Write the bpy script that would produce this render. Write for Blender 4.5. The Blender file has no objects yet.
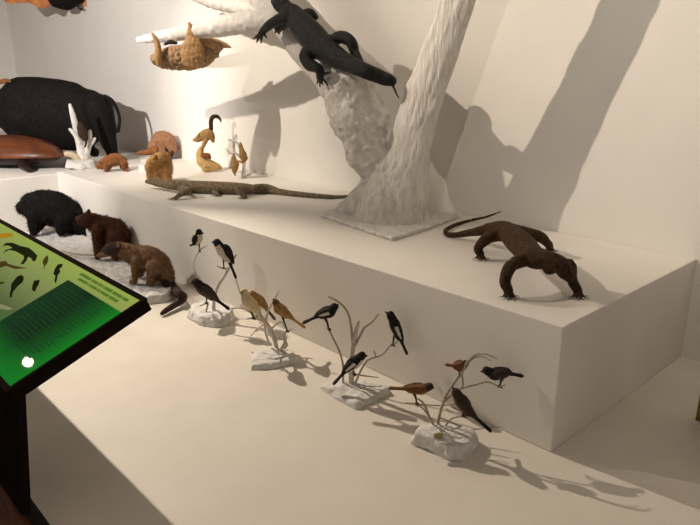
import bpy, bmesh, math, random
from mathutils import Vector, Matrix, noise
random.seed(7)
S = bpy.context.scene
COL = S.collection
# ------------------------------------------------------------------ camera
FP, CX, CY, HC = 645.0, 350.0, 262.5, 1.5
PITCH = math.atan(195 / 645.0); YAW = math.radians(46.9)
F = Vector((-math.sin(YAW) * math.cos(PITCH), math.cos(YAW) * math.cos(PITCH), -math.sin(PITCH)))
R = Vector((math.cos(YAW), math.sin(YAW), 0)); U = R.cross(F)
CAM = Vector((0, 0, HC))
cd = bpy.data.cameras.new('camera'); cam = bpy.data.objects.new('camera', cd); COL.objects.link(cam)
cam.matrix_world = Matrix((R, U, -F)).transposed().to_4x4(); cam.location = CAM
cd.sensor_width = 36; cd.lens = FP / 700 * 36; cd.clip_start = .05
S.camera = cam

def ray(x, y): return F * FP + R * (x - CX) + U * (CY - y)
def PZ(x, y, z): d = ray(x, y); return CAM + d * ((z - HC) / d.z)
PLANE = None; SIDE = Vector((0, 1, 0))
def plane(x=None, Y0=0, w=1.0):
    """following PY() points lie in an upright plane through the ground spot seen at column x, Y=Y0, turned by w towards square to the view"""
    global PLANE, SIDE
    PLANE = None; SIDE = Vector((0, 1, 0))
    if x is None: return
    p = PY(x, 150, Y0); h = Vector((p.x, p.y, 0)).normalized(); n = (h * w + Vector((0, 1, 0)) * (1 - w)).normalized()
    PLANE = (p, n, Y0); SIDE = n
def PY(x, y, Y):
    d = ray(x, y)
    if PLANE is None: return CAM + d * (Y / d.y)
    p, n, Y0 = PLANE; q = p + n * (Y - Y0); return CAM + d * ((q - CAM).dot(n) / d.dot(n))
def PX(x, y, X): d = ray(x, y); return CAM + d * (X / d.x)
def mpp(p): return (p - CAM).dot(F) / FP          # metres per photo pixel at a point
H = .55                                            # platform height

# ------------------------------------------------------------------ materials
MATS = {}
def mat(name, c1, c2=None, scale=20, rough=.8, bump=0, stretch=(1, 1, 1), emit=0, coat=0, detail=6, metal=0, spec=.3, lo=.35, hi=.65, bscale=None):
    if name in MATS: return MATS[name]
    m = bpy.data.materials.new(name); m.use_nodes = True
    nt = m.node_tree; N = nt.nodes; L = nt.links
    b = N['Principled BSDF']
    b.inputs['Roughness'].default_value = rough
    b.inputs['Metallic'].default_value = metal
    b.inputs['Specular IOR Level'].default_value = spec
    if coat:
        b.inputs['Coat Weight'].default_value = coat; b.inputs['Coat Roughness'].default_value = .03
    c2 = c2 or tuple(v * .85 for v in c1)
    tc = N.new('ShaderNodeTexCoord'); mp = N.new('ShaderNodeMapping'); mp.inputs['Scale'].default_value = stretch
    L.new(tc.outputs['Object'], mp.inputs['Vector'])
    nz = N.new('ShaderNodeTexNoise'); nz.inputs['Scale'].default_value = scale; nz.inputs['Detail'].default_value = detail
    L.new(mp.outputs['Vector'], nz.inputs['Vector'])
    cr = N.new('ShaderNodeValToRGB')
    cr.color_ramp.elements[0].position = lo; cr.color_ramp.elements[1].position = hi
    cr.color_ramp.elements[0].color = (*c1, 1); cr.color_ramp.elements[1].color = (*c2, 1)
    L.new(nz.outputs['Fac'], cr.inputs['Fac']); L.new(cr.outputs['Color'], b.inputs['Base Color'])
    if emit:
        L.new(cr.outputs['Color'], b.inputs['Emission Color']); b.inputs['Emission Strength'].default_value = emit
    if bump:
        n2 = N.new('ShaderNodeTexNoise'); n2.inputs['Scale'].default_value = bscale or scale * 2; n2.inputs['Detail'].default_value = 8
        L.new(mp.outputs['Vector'], n2.inputs['Vector'])
        bp = N.new('ShaderNodeBump'); bp.inputs['Strength'].default_value = bump; bp.inputs['Distance'].default_value = .01
        L.new(n2.outputs['Fac'], bp.inputs['Height']); L.new(bp.outputs['Normal'], b.inputs['Normal'])
    MATS[name] = m; return m

M_wall = mat('white_wall_paint', (.80, .765, .715), (.775, .74, .69), 3, .75, .05, bscale=60)
M_box = mat('white_platform_paint', (.79, .745, .685), (.765, .72, .66), 4, .6, .06, bscale=40)
M_floor = mat('cream_floor_paint', (.77, .71, .63), (.735, .675, .595), 5, .55, .05, bscale=30)
M_ceil = mat('ceiling_paint', (.5, .48, .45), None, 3)
M_plaster = mat('white_plaster', (.74, .71, .67), (.60, .565, .52), 22, .9, .9, bscale=45)
M_bark = mat('plaster_bark', (.76, .72, .67), (.60, .56, .51), 14, .9, 1.0, (3.2, 3.2, .5), bscale=26)
M_lump = mat('lumpy_plaster', (.74, .705, .66), (.56, .52, .47), 16, .9, 1.0, bscale=40)
M_branch = mat('smooth_white_branch', (.80, .77, .73), (.68, .64, .60), 18, .8, .4)
M_rock = mat('crinkled_white_rock', (.80, .775, .745), (.68, .645, .605), 30, .9, .7, bscale=55)
M_twig = mat('grey_twig', (.50, .43, .34), (.36, .30, .23), 60, .9, .5)
M_twigw = mat('whitened_twig', (.70, .65, .56), (.55, .49, .41), 60, .9, .4)
M_black = mat('black_feather', (.012, .010, .009), (.028, .024, .022), 90, .65, .3, spec=.08)
M_white = mat('white_feather', (.70, .63, .52), (.52, .45, .36), 90, .8, .3)
M_brownf = mat('brown_feather', (.20, .085, .028), (.12, .05, .018), 90, .75, .3)
M_dkbrown = mat('dark_brown_feather', (.05, .026, .014), (.028, .016, .010), 90, .7, .3)
M_cream = mat('cream_feather', (.76, .63, .42), (.58, .45, .25), 110, .8, .4)
M_gold = mat('golden_feather', (.44, .27, .105), (.24, .125, .04), 110, .8, .4)
M_orange = mat('orange_feather', (.55, .33, .14), (.44, .24, .09), 90, .8, .3)
M_horn = mat('dark_beak', (.018, .014, .012), None, 40, .4)
M_eye = mat('glass_eye', (.005, .004, .004), None, 40, .08, spec=.6)
M_legd = mat('dark_leg', (.035, .022, .015), None, 60, .6)
M_lizb = mat('brown_lizard_skin', (.075, .040, .018), (.032, .017, .009), 55, .55, .7, bscale=240, spec=.08)
M_lizk = mat('black_lizard_skin', (.007, .0065, .0065), (.026, .023, .022), 50, .5, .9, bscale=230, spec=.2)
M_lizg = mat('tan_lizard_skin', (.26, .19, .115), (.10, .07, .042), 60, .6, .7, bscale=260)
M_claw = mat('pale_claw', (.30, .25, .19), None, 60, .4)
M_buff = mat('black_hide', (.009, .0075, .007), (.016, .013, .012), 30, .7, .4, bscale=160, spec=.08)
M_blackfur = mat('black_fur', (.007, .006, .006), (.014, .012, .011), 60, .85, .4, bscale=200, spec=.08)
M_redfur = mat('reddish_brown_fur', (.105, .034, .014), (.055, .018, .009), 45, .85, .6, bscale=200)
M_mong = mat('greyish_brown_fur', (.25, .145, .068), (.15, .08, .038), 50, .85, .6, bscale=220)
M_mongd = mat('dark_brown_fur', (.045, .022, .012), (.026, .014, .008), 50, .85, .6, bscale=220)
M_tan = mat('tan_fur', (.50, .28, .11), (.36, .185, .06), 40, .85, .5, bscale=200)
M_chest = mat('chestnut_fur', (.28, .11, .035), (.18, .07, .022), 45, .85, .5, bscale=200)
M_rust = mat('rusty_fur', (.38, .20, .11), (.28, .135, .065), 35, .85, .5, bscale=200)
M_batfur = mat('pale_brown_bat_fur', (.50, .34, .20), (.28, .16, .08), 60, .85, .9, bscale=150)
M_batwing = mat('tan_bat_membrane', (.50, .30, .14), (.40, .22, .09), 50, .6, .5)
M_foxwing = mat('orange_bat_membrane', (.55, .19, .022), (.34, .085, .012), 14, .5, .3)
M_shell = mat('brown_shell', (.16, .045, .014), (.085, .024, .009), 9, .35, .4, bscale=40, coat=.3)
M_shelld = mat('dark_shell_underside', (.022, .010, .007), None, 20, .5)
M_metal = mat('black_powder_coat', (.014, .009, .008), (.019, .013, .011), 30, .7, spec=0)
M_rail = mat('black_rail', (.012, .015, .018), None, 30, .35)
M_wood = mat('brown_wood', (.20, .07, .022), (.14, .042, .014), 6, .45, .2, (1, 9, 1))
M_olive = mat('olive_board', (.22, .17, .05), None, 12, .7)
M_yellow = mat('yellowed_leaf', (.48, .36, .12), (.34, .25, .08), 60, .7)
M_creamb = mat('cream_bone', (.60, .50, .34), None, 40, .8)

# ------------------------------------------------------------------ mesh building
class MB:
    def __init__(s): s.v = []; s.f = []
    def add(s, vs, fs):
        o = len(s.v); s.v += [Vector(v) for v in vs]; s.f += [tuple(i + o for i in f) for f in fs]; return s
    def box(s, a, b):
        (x0, y0, z0), (x1, y1, z1) = a, b
        return s.add([(x0, y0, z0), (x1, y0, z0), (x1, y1, z0), (x0, y1, z0), (x0, y0, z1), (x1, y0, z1), (x1, y1, z1), (x0, y1, z1)],
                     [(0, 3, 2, 1), (4, 5, 6, 7), (0, 1, 5, 4), (1, 2, 6, 5), (2, 3, 7, 6), (3, 0, 4, 7)])
    def prism(s, bot, top):
        n = len(bot)
        return s.add(list(bot) + list(top), [tuple(range(n - 1, -1, -1)), tuple(range(n, 2 * n))] + [(i, (i + 1) % n, n + (i + 1) % n, n + i) for i in range(n)])
    def ball(s, c, r, n=10, sc=(1, 1, 1)):
        c = Vector(c); vs = [c + Vector((0, 0, r * sc[2]))]; fs = []
        for i in range(1, n):
            th = math.pi * i / n
            for j in range(2 * n):
                ph = math.pi * j / n
                vs.append(c + Vector((r * sc[0] * math.sin(th) * math.cos(ph), r * sc[1] * math.sin(th) * math.sin(ph), r * sc[2] * math.cos(th))))
        vs.append(c - Vector((0, 0, r * sc[2]))); m = 2 * n
        for j in range(m): fs.append((0, 1 + j, 1 + (j + 1) % m))
        for i in range(n - 2):
            for j in range(m):
                a = 1 + i * m; fs.append((a + j, a + m + j, a + m + (j + 1) % m, a + (j + 1) % m))
        l = len(vs) - 1; a = 1 + (n - 2) * m
        for j in range(m): fs.append((l, a + (j + 1) % m, a + j))
        return s.add(vs, fs)
    # pts: list of (Vector, side radius, up radius)
    def tube(s, pts, n=12, sub=5, side=None, cap=True):
        P = [(Vector(p[0]), p[1], p[2] if len(p) > 2 else p[1]) for p in pts]
        out = []
        for i in range(len(P) - 1):
            p0 = P[max(i - 1, 0)]; p1 = P[i]; p2 = P[i + 1]; p3 = P[min(i + 2, len(P) - 1)]
            for k in range(sub):
                t = k / sub
                q = .5 * ((2 * p1[0]) + (p2[0] - p0[0]) * t + (2 * p0[0] - 5 * p1[0] + 4 * p2[0] - p3[0]) * t * t + (3 * p1[0] - p0[0] - 3 * p2[0] + p3[0]) * t ** 3)
                w = t * t * (3 - 2 * t)
                out.append((q, p1[1] + (p2[1] - p1[1]) * w, p1[2] + (p2[2] - p1[2]) * w))
        out.append(P[-1])
        m = len(out)
        tg = [(out[min(i + 1, m - 1)][0] - out[max(i - 1, 0)][0]).normalized() for i in range(m)]
        if cap:
            a, b = out[0], out[-1]; pre = []; post = []
            for e in (1.0, .85, .5):
                c = math.sqrt(max(0, 1 - e * e)) or .03
                pre.append((a[0] - tg[0] * (min(a[1], a[2]) * e), a[1] * c, a[2] * c))
                post.insert(0, (b[0] + tg[-1] * (min(b[1], b[2]) * e), b[1] * c, b[2] * c))
            out = pre + out + post; tg = [tg[0]] * 3 + tg + [tg[-1]] * 3
        sd = Vector(side) if side else SIDE; vs = []; prev = None
        for (q, r1, r2), t in zip(out, tg):
            a = sd - t * sd.dot(t)
            if a.length < .25 and prev is not None: a = prev - t * prev.dot(t)
            if a.length < 1e-3: a = Vector((1, 0, .1)) - t * t.x
            a.normalize(); prev = a; b = t.cross(a)
            for j in range(n):
                th = 2 * math.pi * j / n
                vs.append(q + a * (r1 * math.cos(th)) + b * (r2 * math.sin(th)))
        fs = [(i * n + j, i * n + (j + 1) % n, (i + 1) * n + (j + 1) % n, (i + 1) * n + j) for i in range(len(out) - 1) for j in range(n)]
        fs.append(tuple(range(n - 1, -1, -1))); fs.append(tuple(range((len(out) - 1) * n, len(out) * n)))
        return s.add(vs, fs)

def nd(x, y, pl, val, r, flat=1.0):
    """tube node: photo pixel on the plane Y=val ('y') / Z=val ('z'), radius in photo pixels at that depth"""
    p = {'y': PY, 'z': PZ, 'x': PX}[pl](x, y, val); k = mpp(p); return (p, r * k * flat, r * k)

def base_of(o):
    return Vector(o['_b']) if o is not None and '_b' in o else Vector((0, 0, 0))

def link(name, me, m, parent=None, base=None):
    o = bpy.data.objects.new(name, me); COL.objects.link(o)
    b = base_of(parent) if parent is not None else (Vector(base) if base is not None else Vector((0, 0, 0)))
    me.transform(Matrix.Translation(-b))
    if parent is not None: o.parent = parent
    else: o.location = b
    o['_b'] = tuple(b)
    if m is not None:
        me.materials.clear()
        for mm in (m if isinstance(m, (list, tuple)) else [m]): me.materials.append(mm)
    return o

def build(name, mb, m, parent=None, base=None, smooth=True, voxel=0, sm=3, disp=None, fmat=None, bevel=0):
    me = bpy.data.meshes.new(name); me.from_pydata([tuple(v) for v in mb.v], [], mb.f); me.validate()
    bm = bmesh.new(); bm.from_mesh(me); bmesh.ops.recalc_face_normals(bm, faces=bm.faces); bm.to_mesh(me); bm.free()
    if voxel or bevel:
        t = bpy.data.objects.new('tmp', me); COL.objects.link(t)
        if voxel:
            md = t.modifiers.new('r', 'REMESH'); md.mode = 'VOXEL'; md.voxel_size = voxel
            if sm:
                m2 = t.modifiers.new('s', 'SMOOTH'); m2.iterations = sm; m2.factor = .5
        if bevel:
            m3 = t.modifiers.new('b', 'BEVEL'); m3.width = bevel; m3.segments = 3; m3.limit_method = 'ANGLE'
        dg = bpy.context.evaluated_depsgraph_get()
        me2 = bpy.data.meshes.new_from_object(t.evaluated_get(dg)); me2.name = name
        bpy.data.objects.remove(t); bpy.data.meshes.remove(me); me = me2
    if disp:
        nrm = [v.normal.copy() for v in me.vertices]
        for v, nn in zip(me.vertices, nrm): v.co += nn * disp(v.co)
        me.update()
    if smooth:
        for p in me.polygons: p.use_smooth = True
    idx = [fmat(p.center, p.normal) for p in me.polygons] if fmat else None
    o = link(name, me, m, parent, base)
    if idx:
        for p, i in zip(me.polygons, idx): p.material_index = i
    return o

def thing(name, label, cat, base, group=None):
    o = bpy.data.objects.new(name, None); COL.objects.link(o); o.location = base; o['_b'] = tuple(base)
    o.empty_display_size = .05
    return tag(o, label, cat, group)
def tag(o, label, cat, group=None):
    o['label'] = label; o['category'] = cat
    if group: o['group'] = group
    return o
def struct(name, mb, m, **k):
    o = build(name, mb, m, smooth=False, **k); o['kind'] = 'structure'; return o

def fur(parent_obj, m, n, ln, wd, lean=(0, 0, -.5), name='fur'):
    me = parent_obj.data; b = base_of(parent_obj); mb = MB(); ps = me.polygons
    ar = [p.area for p in ps]; pick = random.choices(range(len(ps)), ar, k=n); lean = Vector(lean)
    for i in pick:
        p = ps[i]; c = p.center + b; d = (p.normal * .55 + lean + Vector((random.uniform(-.25, .25) for _ in range(3)))).normalized()
        a = p.normal.cross(d)
        if a.length < 1e-4: continue
        a.normalize(); w = wd * random.uniform(.6, 1.2); l = ln * random.uniform(.6, 1.3); e = a.cross(d) * w * .5
        c = c - p.normal * wd
        mb.add([c - a * w, c + a * w, c + e * 2, c + d * l], [(0, 1, 3), (1, 2, 3), (2, 0, 3), (0, 2, 1)])
    o = build(name, mb, m, parent_obj); o['kind'] = 'stuff'; return o

# ------------------------------------------------------------------ setting
WY, PYF, CXR = 3.5, 2.16, -1.112
XL = -6.42; HL = .525; LX = -11.67
struct('floor', MB().box((LX, .51, -.1), (3.2, WY, 0)), M_floor)
struct('floor_visitor', MB().box((-9, -4, -.1), (3.2, .47, .004)), M_wood)
struct('trim_1', MB().box((-9, .47, -.1), (3.2, .51, .022)), M_rail)
struct('wall_back', MB().box((LX - .1, WY, -.1), (3.3, WY + .1, 4.6)), M_wall)
struct('wall_left', MB().box((LX - .1, -4, -.1), (LX, WY, 4.6)), M_wall)
struct('ceiling', MB().box((LX - .1, -4, 4.6), (3.3, WY + .1, 4.7)), M_ceil)
pl = struct('platform_main', MB().box((XL, PYF, 0), (CXR, WY, H)), M_box, bevel=.006)
struct('platform_left', MB().box((LX, .95, 0), (XL, WY, HL)), M_box, bevel=.01)

# olive board at the right edge of the view
ob = PZ(698, 419, 0)
tag(build('partition_board', MB().box((ob.x - .005, ob.y - .02, 0), (ob.x + .7, ob.y + .02, .5)), M_olive, base=(ob.x, ob.y, 0), smooth=False, bevel=.002),
    'olive green board edge standing on the floor at the far right, beyond the white platform', 'board')

# ------------------------------------------------------------------ plaster tree
TY = 3.02
tb = PZ(392, 222, H)
tree = thing('plaster_tree', 'large white plaster tree with leaning trunk and forked branches standing on the platform', 'tree', (tb.x, tb.y, H))
TAX = (PY(456, 0, TY) - PY(400, 190, TY)).normalized()
def bark(co):
    h = co.dot(TAX); q = co - TAX * h
    a = noise.noise(q * 42 + TAX * (h * 5)) * .007 + noise.noise(q * 85 + TAX * (h * 14)) * .005
    return a + noise.noise(co * 9) * .006
def lump(co):
    a = noise.noise(co * 8) * .035 + abs(noise.noise(co * 16)) * .022 + noise.noise(co * 36) * .008 + noise.noise(co * 95) * .003
    return a - .008
trunk = MB().tube([nd(x, y, 'y', TY, r, .95 if y > 200 else .8 if y > 185 else .62 if y > 150 else .5) for x, y, r in ((393, 226, 46), (394, 212, 40), (399, 192, 34), (405, 165, 28), (411, 140, 25), (421, 105, 23.5), (435, 65, 22), (451, 20, 20.5), (468, -30, 20), (484, -80, 20))], 28, 8)
mbf = MB().add(trunk.v, trunk.f)
for ax, ay, bx, by, r in ((370, 185, 350, 214, 12), (380, 170, 366, 205, 14), (388, 160, 384, 205, 18)):
    mbf.tube([nd(ax, ay, 'y', TY - .02, r * .8), nd((ax + bx) / 2, (ay + by) / 2, 'y', TY - .06, r), nd(bx, by, 'y', TY - .1, r * 1.3)], 10)
build('trunk', mbf, M_bark, tree, voxel=.013, sm=3, disp=bark)
lb = MB().tube([nd(x, y, 'y', Y, r) for x, y, Y, r in ((378, 205, 2.98, 22), (375, 178, 2.96, 16), (368, 148, 2.95, 22), (360, 122, 2.95, 27), (351, 98, 2.95, 26), (336, 76, 2.95, 22))], 24, 6)
build('branch', lb, M_lump, tree, voxel=.011, sm=2, disp=lump)
ub = MB().tube([nd(x, y, 'y', Y, r) for x, y, Y, r in ((342, 84, 2.97, 24), (326, 66, 2.98, 20), (306, 47, 3.0, 18), (284, 22, 3.02, 14), (262, -2, 3.04, 13), (240, -30, 3.06, 12))], 20, 6)
build('branch', ub, M_branch, tree, voxel=.01, sm=3, disp=lambda c: noise.noise(c * 20) * .006)
hb = MB().tube([nd(x, y, 'y', Y, r) for x, y, Y, r in ((139, 40, 2.72, 3.2), (165, 36, 2.76, 6), (195, 31, 2.82, 8), (222, 26, 2.88, 10.5), (250, 22, 2.95, 11), (278, 20, 3.02, 10))], 16, 6)
build('branch', hb, M_branch, tree, voxel=.009, sm=2, disp=lambda c: noise.noise(c * 24) * .007)
hb2 = MB().tube([nd(x, y, 'y', Y, r) for x, y, Y, r in ((190, -6, 3.15, 5), (215, 2, 3.14, 7), (245, 8, 3.1, 7), (272, 10, 3.05, 8))], 14, 6)
build('branch', hb2, M_branch, tree, voxel=.009, sm=2, disp=lambda c: noise.noise(c * 24) * .007)
pb = [PZ(x, y, H) for x, y in ((318, 216), (352, 228), (392, 241.5), (428, 230), (459, 218.5), (436, 212), (390, 206), (345, 208))]
build('base_plate', MB().prism(pb, [p + Vector((0, 0, .022)) for p in pb]), M_plaster, tree, voxel=.008, sm=1, disp=lambda c: noise.noise(c * 30) * .007)

# ------------------------------------------------------------------ generic feet / limbs
def lizard_foot(mb, p, d, ln, r, z, n=5, spread=1.2):
    d = Vector((d[0], d[1], 0)).normalized(); a0 = math.atan2(d.y, d.x); tips = []
    for i in range(n):
        a = a0 + (i / (n - 1) - .5) * spread * 2; l = ln * (1 - .35 * abs(i / (n - 1) - .45) * 2)
        e = Vector((math.cos(a), math.sin(a), 0))
        q1 = Vector((p.x, p.y, z + r * 1.5)) + e * l * .5 + Vector((0, 0, r * .6)); q2 = Vector((p.x, p.y, z + r)) + e * l
        mb.tube([(Vector((p.x, p.y, z + r * 1.6)), r * 1.5), (q1, r), (q2, r * .75)], 8, 3); tips.append((q2, e))
    return tips
def claws(tips, r, parent, z):
    for q, e in tips:
        mb = MB().tube([(q, r), (q + e * r * 4 + Vector((0, 0, r * .6)), r * .7), (q + e * r * 7 - Vector((0, 0, r * .5)), r * .2)], 6, 2); build('claw', mb, M_claw, parent)
def eyes(parent, pts, r):
    for p in pts: build('eye', MB().ball(p, r, 8), M_eye, parent)

# ------------------------------------------------------------------ brown monitor lizard (front right of the platform)
B = PZ(528, 280, H)
t = thing('monitor_lizard', 'dark brown monitor lizard standing high on straight legs near the platform corner', 'lizard', (B.x, B.y, H), 'monitor lizards')
mb = MB()
hip = PZ(505, 231, .685); mid = PZ(520, 243, .70); sho = PZ(534, 257, .695); nk = PZ(548, 259, .71); hd = PZ(560, 265, .695); sn = PZ(570, 279, .645)
mb.tube([(PZ(488, 229, .655), .036, .034), (hip, .056, .052), (mid, .066, .058), (sho, .058, .052), (nk, .042, .039)], 16, 6, side=(1, 1, 0))
mb.tube([(sho, .045, .042), (nk, .040, .038), (hd, .041, .034), ((hd + sn) / 2, .034, .027), (sn, .020, .017)], 14, 5, side=(1, .6, 0))
RF = PZ(508, 297, H); LF = PZ(577, 297, H); RH = PZ(480, 259, H); LH = PZ(549, 251, H)
tips = []
mb.tube([(sho + Vector((-.02, -.02, -.005)), .036), (PZ(511, 266, .675), .030), (PZ(505, 281, .62), .026), (RF + Vector((0, 0, .03)), .022), (RF + Vector((0, 0, .018)), .017)], 10, 4)
mb.tube([(nk + Vector((.01, -.0, -.04)), .030), (PZ(569, 264, .665), .028), (PZ(572, 280, .615), .024), (LF + Vector((0, 0, .03)), .021), (LF + Vector((0, 0, .018)), .017)], 10, 4)
mb.tube([(hip + Vector((-.0, -.02, -.01)), .042), (PZ(488, 238, .66), .032), (PZ(478, 248, .61), .024), (RH + Vector((0, 0, .03)), .021), (RH + Vector((0, 0, .018)), .017)], 10, 4)
mb.tube([(hip + Vector((.02, .02, 0)), .042), (PZ(538, 236, .655), .032), (PZ(547, 243, .615), .024), (LH + Vector((0, 0, .03)), .021), (LH + Vector((0, 0, .018)), .017)], 10, 4)
fd = Vector((.35, -.25, 0))
for p in (RF, LF, RH, LH): tips += lizard_foot(mb, p, fd, .048, .007, H)
bo = build('body', mb, M_lizb, t, voxel=.006, sm=3)
tl = MB().tube([(PZ(497, 229, .665), .042, .038), (PZ(486, 230, .65), .033, .03), (PZ(468, 233, .605), .022, .021), (PZ(455, 235, .572), .016, .016), (PZ(447, 234, .566), .014, .014), (PZ(446, 230, .564), .0125, .0125), (PZ(455, 225, .562), .011, .011), (PZ(472, 220, .560), .009, .009), (PY(486, 217, 3.30), .007, .007), (PY(501, 211.5, 3.40), .003, .003)], 10, 6)
build('tail', tl, M_lizb, t)
claws(tips, .0028, t, H)
ax = (sn - hd).normalized(); sd = ax.cross(Vector((0, 0, 1))).normalized()
eyes(t, [hd + ax * .03 + sd * s * .031 + Vector((0, 0, .017)) for s in (-1, 1)], .007)

# ------------------------------------------------------------------ long tan lizard lying along the platform
B = PZ(215, 200, H)
t = thing('monitor_lizard', 'long slender greyish tan lizard with outstretched tail lying along the platform', 'lizard', (B.x, B.y, H), 'monitor lizards')
YB0, YB1 = 2.44, 2.84
mb = MB(); nodes = ((147, 181.5, 2.36, 2.2), (152, 181.5, 2.38, 3.4), (158, 182.6, 2.40, 4.3), (166, 184.6, 2.42, 4.0), (174, 185, 2.44, 5.0), (188, 186.4, 2.52, 6.2), (208, 187.4, 2.62, 6.4), (228, 188, 2.72, 6.2), (243, 188.6, 2.80, 5.6), (256, 189.3, 2.88, 4.0))
mb.tube([nd(x, y, 'y', Y, r, 1.15) for x, y, Y, r in nodes], 14, 5)
tips = []
for sx, sy, kx, ky, fx, fy, Y, dz in ((182, 189, 188, 191, 176, 200, 2.47, 0), (243, 189, 238, 189.5, 246, 199, 2.75, 0)):
    f = PZ(fx, fy, H); s0 = PY(sx, sy, Y); k = PY(kx, ky, Y - .07)
    mb.tube([(s0, .032), (k, .028), ((k + f) / 2 + Vector((0, -.01, .01)), .021), (f + Vector((0, 0, .018)), .015)], 10, 4)
    tips += lizard_foot(mb, f, (-.8, -.3), .055, .007, H)
    s1 = s0 + Vector((.02, .10, 0)); f1 = f + Vector((.1, .30, 0))
    mb.tube([(s1, .030), (s1 + Vector((.02, .1, -.005)), .026), (f1 + Vector((0, 0, .018)), .015)], 10, 4)
    tips += lizard_foot(mb, f1, (-.8, .3), .055, .007, H)
build('body', mb, M_lizg, t, voxel=.0065, sm=3)
tl = [nd(x, y, 'y', Y, r) for x, y, Y, r in ((250, 188.8, 2.84, 4.8), (263, 190, 2.93, 3.9), (278, 191.6, 2.99, 3.3))] + [(PZ(294, 193.6, H + .022), .021, .021), (PZ(325, 196.5, H + .018), .017, .017), (PZ(340, 196.8, H + .014), .012, .012), (PZ(351, 195.4, H + .010), .006, .006)]
build('tail', MB().tube(tl, 10, 6), M_lizg, t)
claws(tips, .003, t, H)
h = PY(154, 181, 2.385); eyes(t, [h + Vector((0, s * .026, .012)) for s in (-1, 1)], .006)

# ------------------------------------------------------------------ black monitor lizard on the branch
B = PY(325, 62, 2.9)
t = thing('monitor_lizard', 'black monitor lizard clinging head up to the tree branch', 'lizard', B, 'monitor lizards')
mb = MB()
mb.tube([nd(x, y, 'y', Y, r, .9) for x, y, Y, r in ((287, 11, 2.86, 9), (294, 17, 2.85, 11.5), (303, 27, 2.83, 14), (313, 38, 2.82, 14.8), (324, 48, 2.82, 13.5), (335, 56, 2.82, 11), (346, 62, 2.82, 9), (357, 67, 2.82, 8.2)) ], 16, 5)
mb.tube([nd(x, y, 'y', Y, r, .9) for x, y, Y, r in ((290, 14, 2.86, 9), (285, 8, 2.86, 8.4), (280, 4, 2.86, 8), (276, 1, 2.86, 6))], 12, 5)
def limb(pts): mb.tube([nd(*q[:2], 'y', q[2], q[3]) for q in pts], 10, 4)
limb(((293, 17, 2.82, 7), (283, 18, 2.78, 6), (271, 24, 2.77, 5), (264, 30, 2.80, 4), (261, 34, 2.80, 3.2)))
limb(((294, 22, 2.84, 6), (284, 25, 2.84, 4.5), (278, 29, 2.86, 4)))
limb(((300, 18, 2.88, 6), (309, 13, 2.92, 5), (315, 17, 2.94, 3.5)))
limb(((320, 50, 2.80, 8), (307, 54, 2.75, 8), (309, 64, 2.73, 6.5), (319, 69, 2.74, 5), (320, 77, 2.77, 4)))
limb(((329, 43, 2.86, 6), (341, 37, 2.90, 6.5), (351, 42, 2.92, 6), (355, 53, 2.93, 5), (360, 62, 2.91, 4)))
for fx, fy, Y, tps in ((262, 33, 2.80, ((253.5, 39), (256.5, 42.5), (261, 43), (267, 38))), (320, 76, 2.77, ((317, 84), (320, 87), (323, 85), (328, 86), (331, 72))), (278, 28, 2.86, ((275, 33), (279, 34)))):
    for a, b in tps: mb.tube([nd(fx, fy, 'y', Y, 2), nd((fx + a) / 2, (fy + b) / 2 - .6, 'y', Y - .01, 1.5), nd(a, b, 'y', Y, .9)], 6, 3)
build('body', mb, M_lizk, t, voxel=.006, sm=2)
build('tail', MB().tube([nd(x, y, 'y', Y, r) for x, y, Y, r in ((350, 64, 2.82, 8.2), (362, 69.5, 2.82, 7.8), (374, 74.5, 2.87, 7.4), (384, 78.5, 2.95, 6.8), (389, 80, 2.98, 6.2), (391.5, 81, 2.99, 5.4))], 12, 5), M_lizk, t)
build('tail_tip', MB().tube([nd(x, y, 'y', Y, r) for x, y, Y, r in ((391, 82, 2.99, 2), (394, 88, 2.99, 1.0), (396, 93, 2.99, .8), (399, 98, 2.99, .5))], 8, 4), M_lizk, t)
eyes(t, [PY(282, 1, 2.80), PY(274, 6, 2.80)], .006)

# ------------------------------------------------------------------ roosting bat under the white branch
plane(188, 2.78, .9)
B = PY(188, 50, 2.78)
t = thing('roosting_bat', 'tan bat slung with folded wings under the white horizontal branch', 'bat', B, 'bats')
mb = MB()
mb.tube([nd(x, y, 'y', 2.71, r, .9) for x, y, r in ((156, 59, 6), (163, 59, 9.5), (176, 58, 12), (190, 57, 13), (203, 54, 12), (213, 49.5, 8.5), (220, 46, 4))], 16, 5)
build('body', mb, M_batfur, t, voxel=.009, sm=2, disp=lambda c: noise.noise(c * 45) * .012)
build('arm', MB().tube([nd(x, y, 'y', 2.62, r) for x, y, r in ((152.5, 34, 1.6), (156, 40, 2.4), (158, 48, 3.2), (158, 56, 4), (159, 64, 3))], 10), M_batwing, t)
w = MB().tube([nd(x, y, 'y', 2.60, r, .35) for x, y, r in ((189.5, 22, 1.4), (190.3, 28, 3), (192, 36, 6.5), (193, 46, 11), (192, 57, 12.5), (188, 65, 8))], 14, 5)
build('wing', w, M_batwing, t, voxel=.007, sm=1, disp=lambda c: noise.noise(c * 40) * .006)
build('wing', MB().tube([nd(x, y, 'y', 2.78, r, .35) for x, y, r in ((201, 36, 4), (208, 43, 7), (216, 44, 5.5), (224, 45, 3), (231, 47.5, .8))], 10), M_batwing, t)
build('wing', MB().tube([nd(x, y, 'y', 2.63, r, .5) for x, y, r in ((195, 28, 1.2), (198, 35, 3), (205, 42, 4), (214, 46, 3))], 10), M_batwing, t)
build('foot', MB().tube([nd(x, y, 'y', 2.70, r) for x, y, r in ((165, 44, 1.4), (170, 42, 2.2), (176, 43, 1.6))], 8), M_legd, t)

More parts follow.
